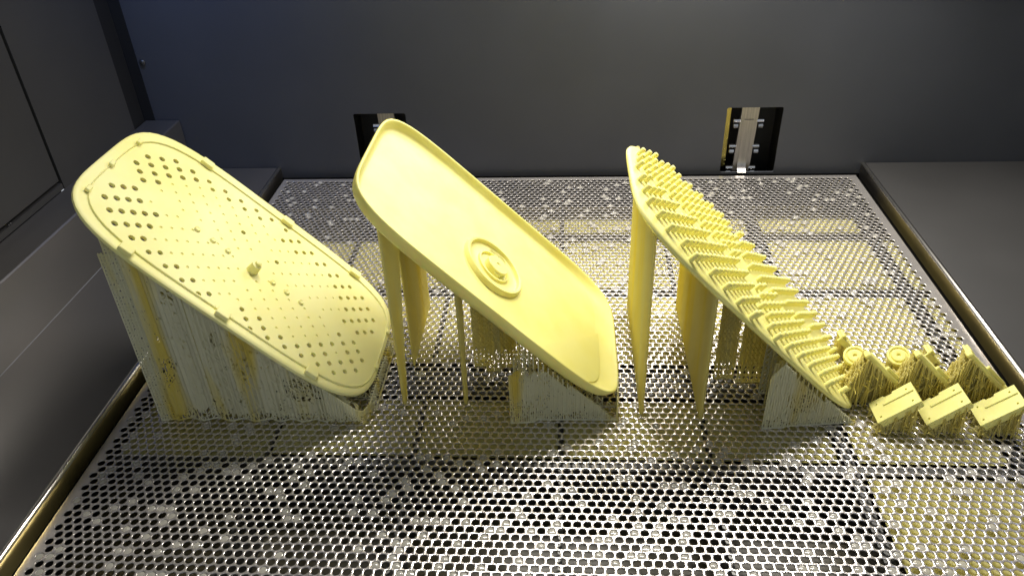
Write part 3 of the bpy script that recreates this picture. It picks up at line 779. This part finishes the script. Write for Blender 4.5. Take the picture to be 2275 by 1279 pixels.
# leaning clip bars
def make_bar(x, y):
    t = thing('clip_bar', 'x', 'printed part', (x, y, 0), 'narrow yellow clip bars behind the front blocks')
    B0 = np.array([x, y, .0520])
    fr = frame(B0)
    q = lambda s, w, n: fr(s, y + w, n)
    ln = .0560
    mb = MB(); mb.box(q(ln / 2, .0035, 0), (ln / 2, .0040, .0026), AX, bev=.0010); mb.build('bar', M['resin'], t)
    mb = MB(); mb.box(q(ln * .70, .0035, .0036), (ln * .24, .0014, .0018), AX, bev=.0005); mb.build('rail', M['resin'], t)
    mb = MB(); mb.box(q(ln * .36, .0100, .0000), (.0100, .0032, .0020), AX, bev=.0005); mb.build('tab', M['resin'], t)
    mb = MB(); mb.box(q(ln * .97, .0035, .0012), (.0026, .0048, .0034), AX, bev=.0008); mb.build('foot', M['resin'], t)
    zt = lambda X, Yy: max(0, .0500 - abs(X - x - .001) * (1.02 if X > x else 2.4))
    mb = MB(); scrub(mb, x - .014, x + .040, y - .003, y + .011, zt, 300, .0006, .005)
    for yy in (y - .0005, y + .0065): lattice([(x - .012, yy), (x + .001, yy), (x + .041, yy)], zt, 0, .0026, .0036, .00055, mb, diag=.85)
    mb.build('support_lattice', M['support_pale'], t)
    return t
c0 = make_bar(.2600, -.4600)
c0['label'] = 'yellow clip bar leaning on threads just in front of the left round button'
c = copy_tree(c0); c.location.x += .0420; c.location.y += .0010; c['label'] = 'yellow clip bar leaning on threads, middle one of the three clip bars'
c = copy_tree(c0); c.location.x += .0845; c.location.y += .0020; c['label'] = 'yellow clip bar leaning on threads, nearest the right platform edge'
# round buttons
def make_button(x, y, z):
    t = thing('round_button', 'x', 'printed part', (x, y, 0), 'round yellow buttons on short threads')
    nz = np.array([-.22, -.42, .88]); nz /= np.linalg.norm(nz); ax = np.cross([0, 1., 0], nz); ax /= np.linalg.norm(ax); ay = np.cross(nz, ax)
    c = np.array([x, y, z])
    def ring(r, h, n=28): return [c + r * (math.cos(2 * PI * k / n) * ax + math.sin(2 * PI * k / n) * ay) + h * nz for k in range(n)]
    mb = MB(); mb.loft([ring(.0085, -.0050), ring(.0096, -.0046), ring(.0099, -.0030), ring(.0099, -.0006), ring(.0094, 0), ring(.0080, .0001), ring(.0074, -.0010), ring(.0066, -.0011), ring(.0058, .0002), ring(.0040, .0004), ring(.0018, .0001), ring(.0012, -.0012), ring(.0002, -.0013)], True, True)
    mb.build('disc', M['resin'], t, smooth=40)
    zt = lambda X, Yy: z - .004
    mb = MB(); scrub(mb, x - .006, x + .006, y - .006, y + .006, zt, 60, .0007, .003)
    for k in range(14):
        a = 2 * PI * k / 14
        mb.tube((x + .0095 * math.cos(a), y + .0095 * math.sin(a), 0), (x + .006 * math.cos(a), y + .006 * math.sin(a), z - .005), .0009, 4)
    mb.build('support_lattice', M['support_pale'], t)
    return t
k0 = make_button(.2635, -.4300, .0285)
k0['label'] = 'round yellow button, the left of two, beside the bristle pad'
k1 = copy_tree(k0); k1.location.x += .0385; k1.location.y += .0010; k1['label'] = 'round yellow button, the right of two, left of the middle clip bar'
# square clips
def make_clip(x, y, z):
    t = thing('square_clip', 'x', 'printed part', (x, y, 0), 'small square yellow clips behind the buttons')
    fr = frame(np.array([x, y, z])); q = lambda s, w, n: fr(s, y + w, n)
    pol = [(-.0095, -.006), (.0095, -.006), (.0095, .006), (.0005, .006), (.0005, .0035), (-.0025, .0035), (-.0025, .006), (-.0095, .006)]
    mb = MB(); cdt_sheet(pol, [[(.0025, -.002), (.0055, -.002), (.0055, .0012), (.0025, .0012)]], lambda s, w, n: q(s, w, n), .0022, mb); mb.build('clip_plate', M['resin'], t)
    mb = MB(); mb.box(q(-.0060, 0.0, .0012), (.0030, .0052, .0012), AX, bev=.0004); mb.box(q(-.002, -.0055, -.003), (.0075, .0010, .0030), AX, bev=.0003); mb.build('clip_jaw', M['resin'], t)
    zt = lambda X, Yy: max(.002, z - .003 - (X - x))
    mb = MB(); scrub(mb, x - .008, x + .005, y - .006, y + .005, zt, 60, .0006, .003)
    lattice([(x - .008, y - .006), (x + .005, y - .006)], zt, 0, .0022, .003, .0005, mb)
    mb.build('support_lattice', M['support_pale'], t)
    return t
s0 = make_clip(.2700, -.3900, .0165)
s0['label'] = 'small square yellow clip behind the left round button'
s1 = copy_tree(s0); s1.location.x += .0715; s1.location.y -= .022; s1['label'] = 'small square yellow clip between the right button and the last clip bar'
s2 = copy_tree(s0); s2.location.x += .1060; s2.location.y -= .022; s2['label'] = 'small square yellow clip nearest the right platform edge'
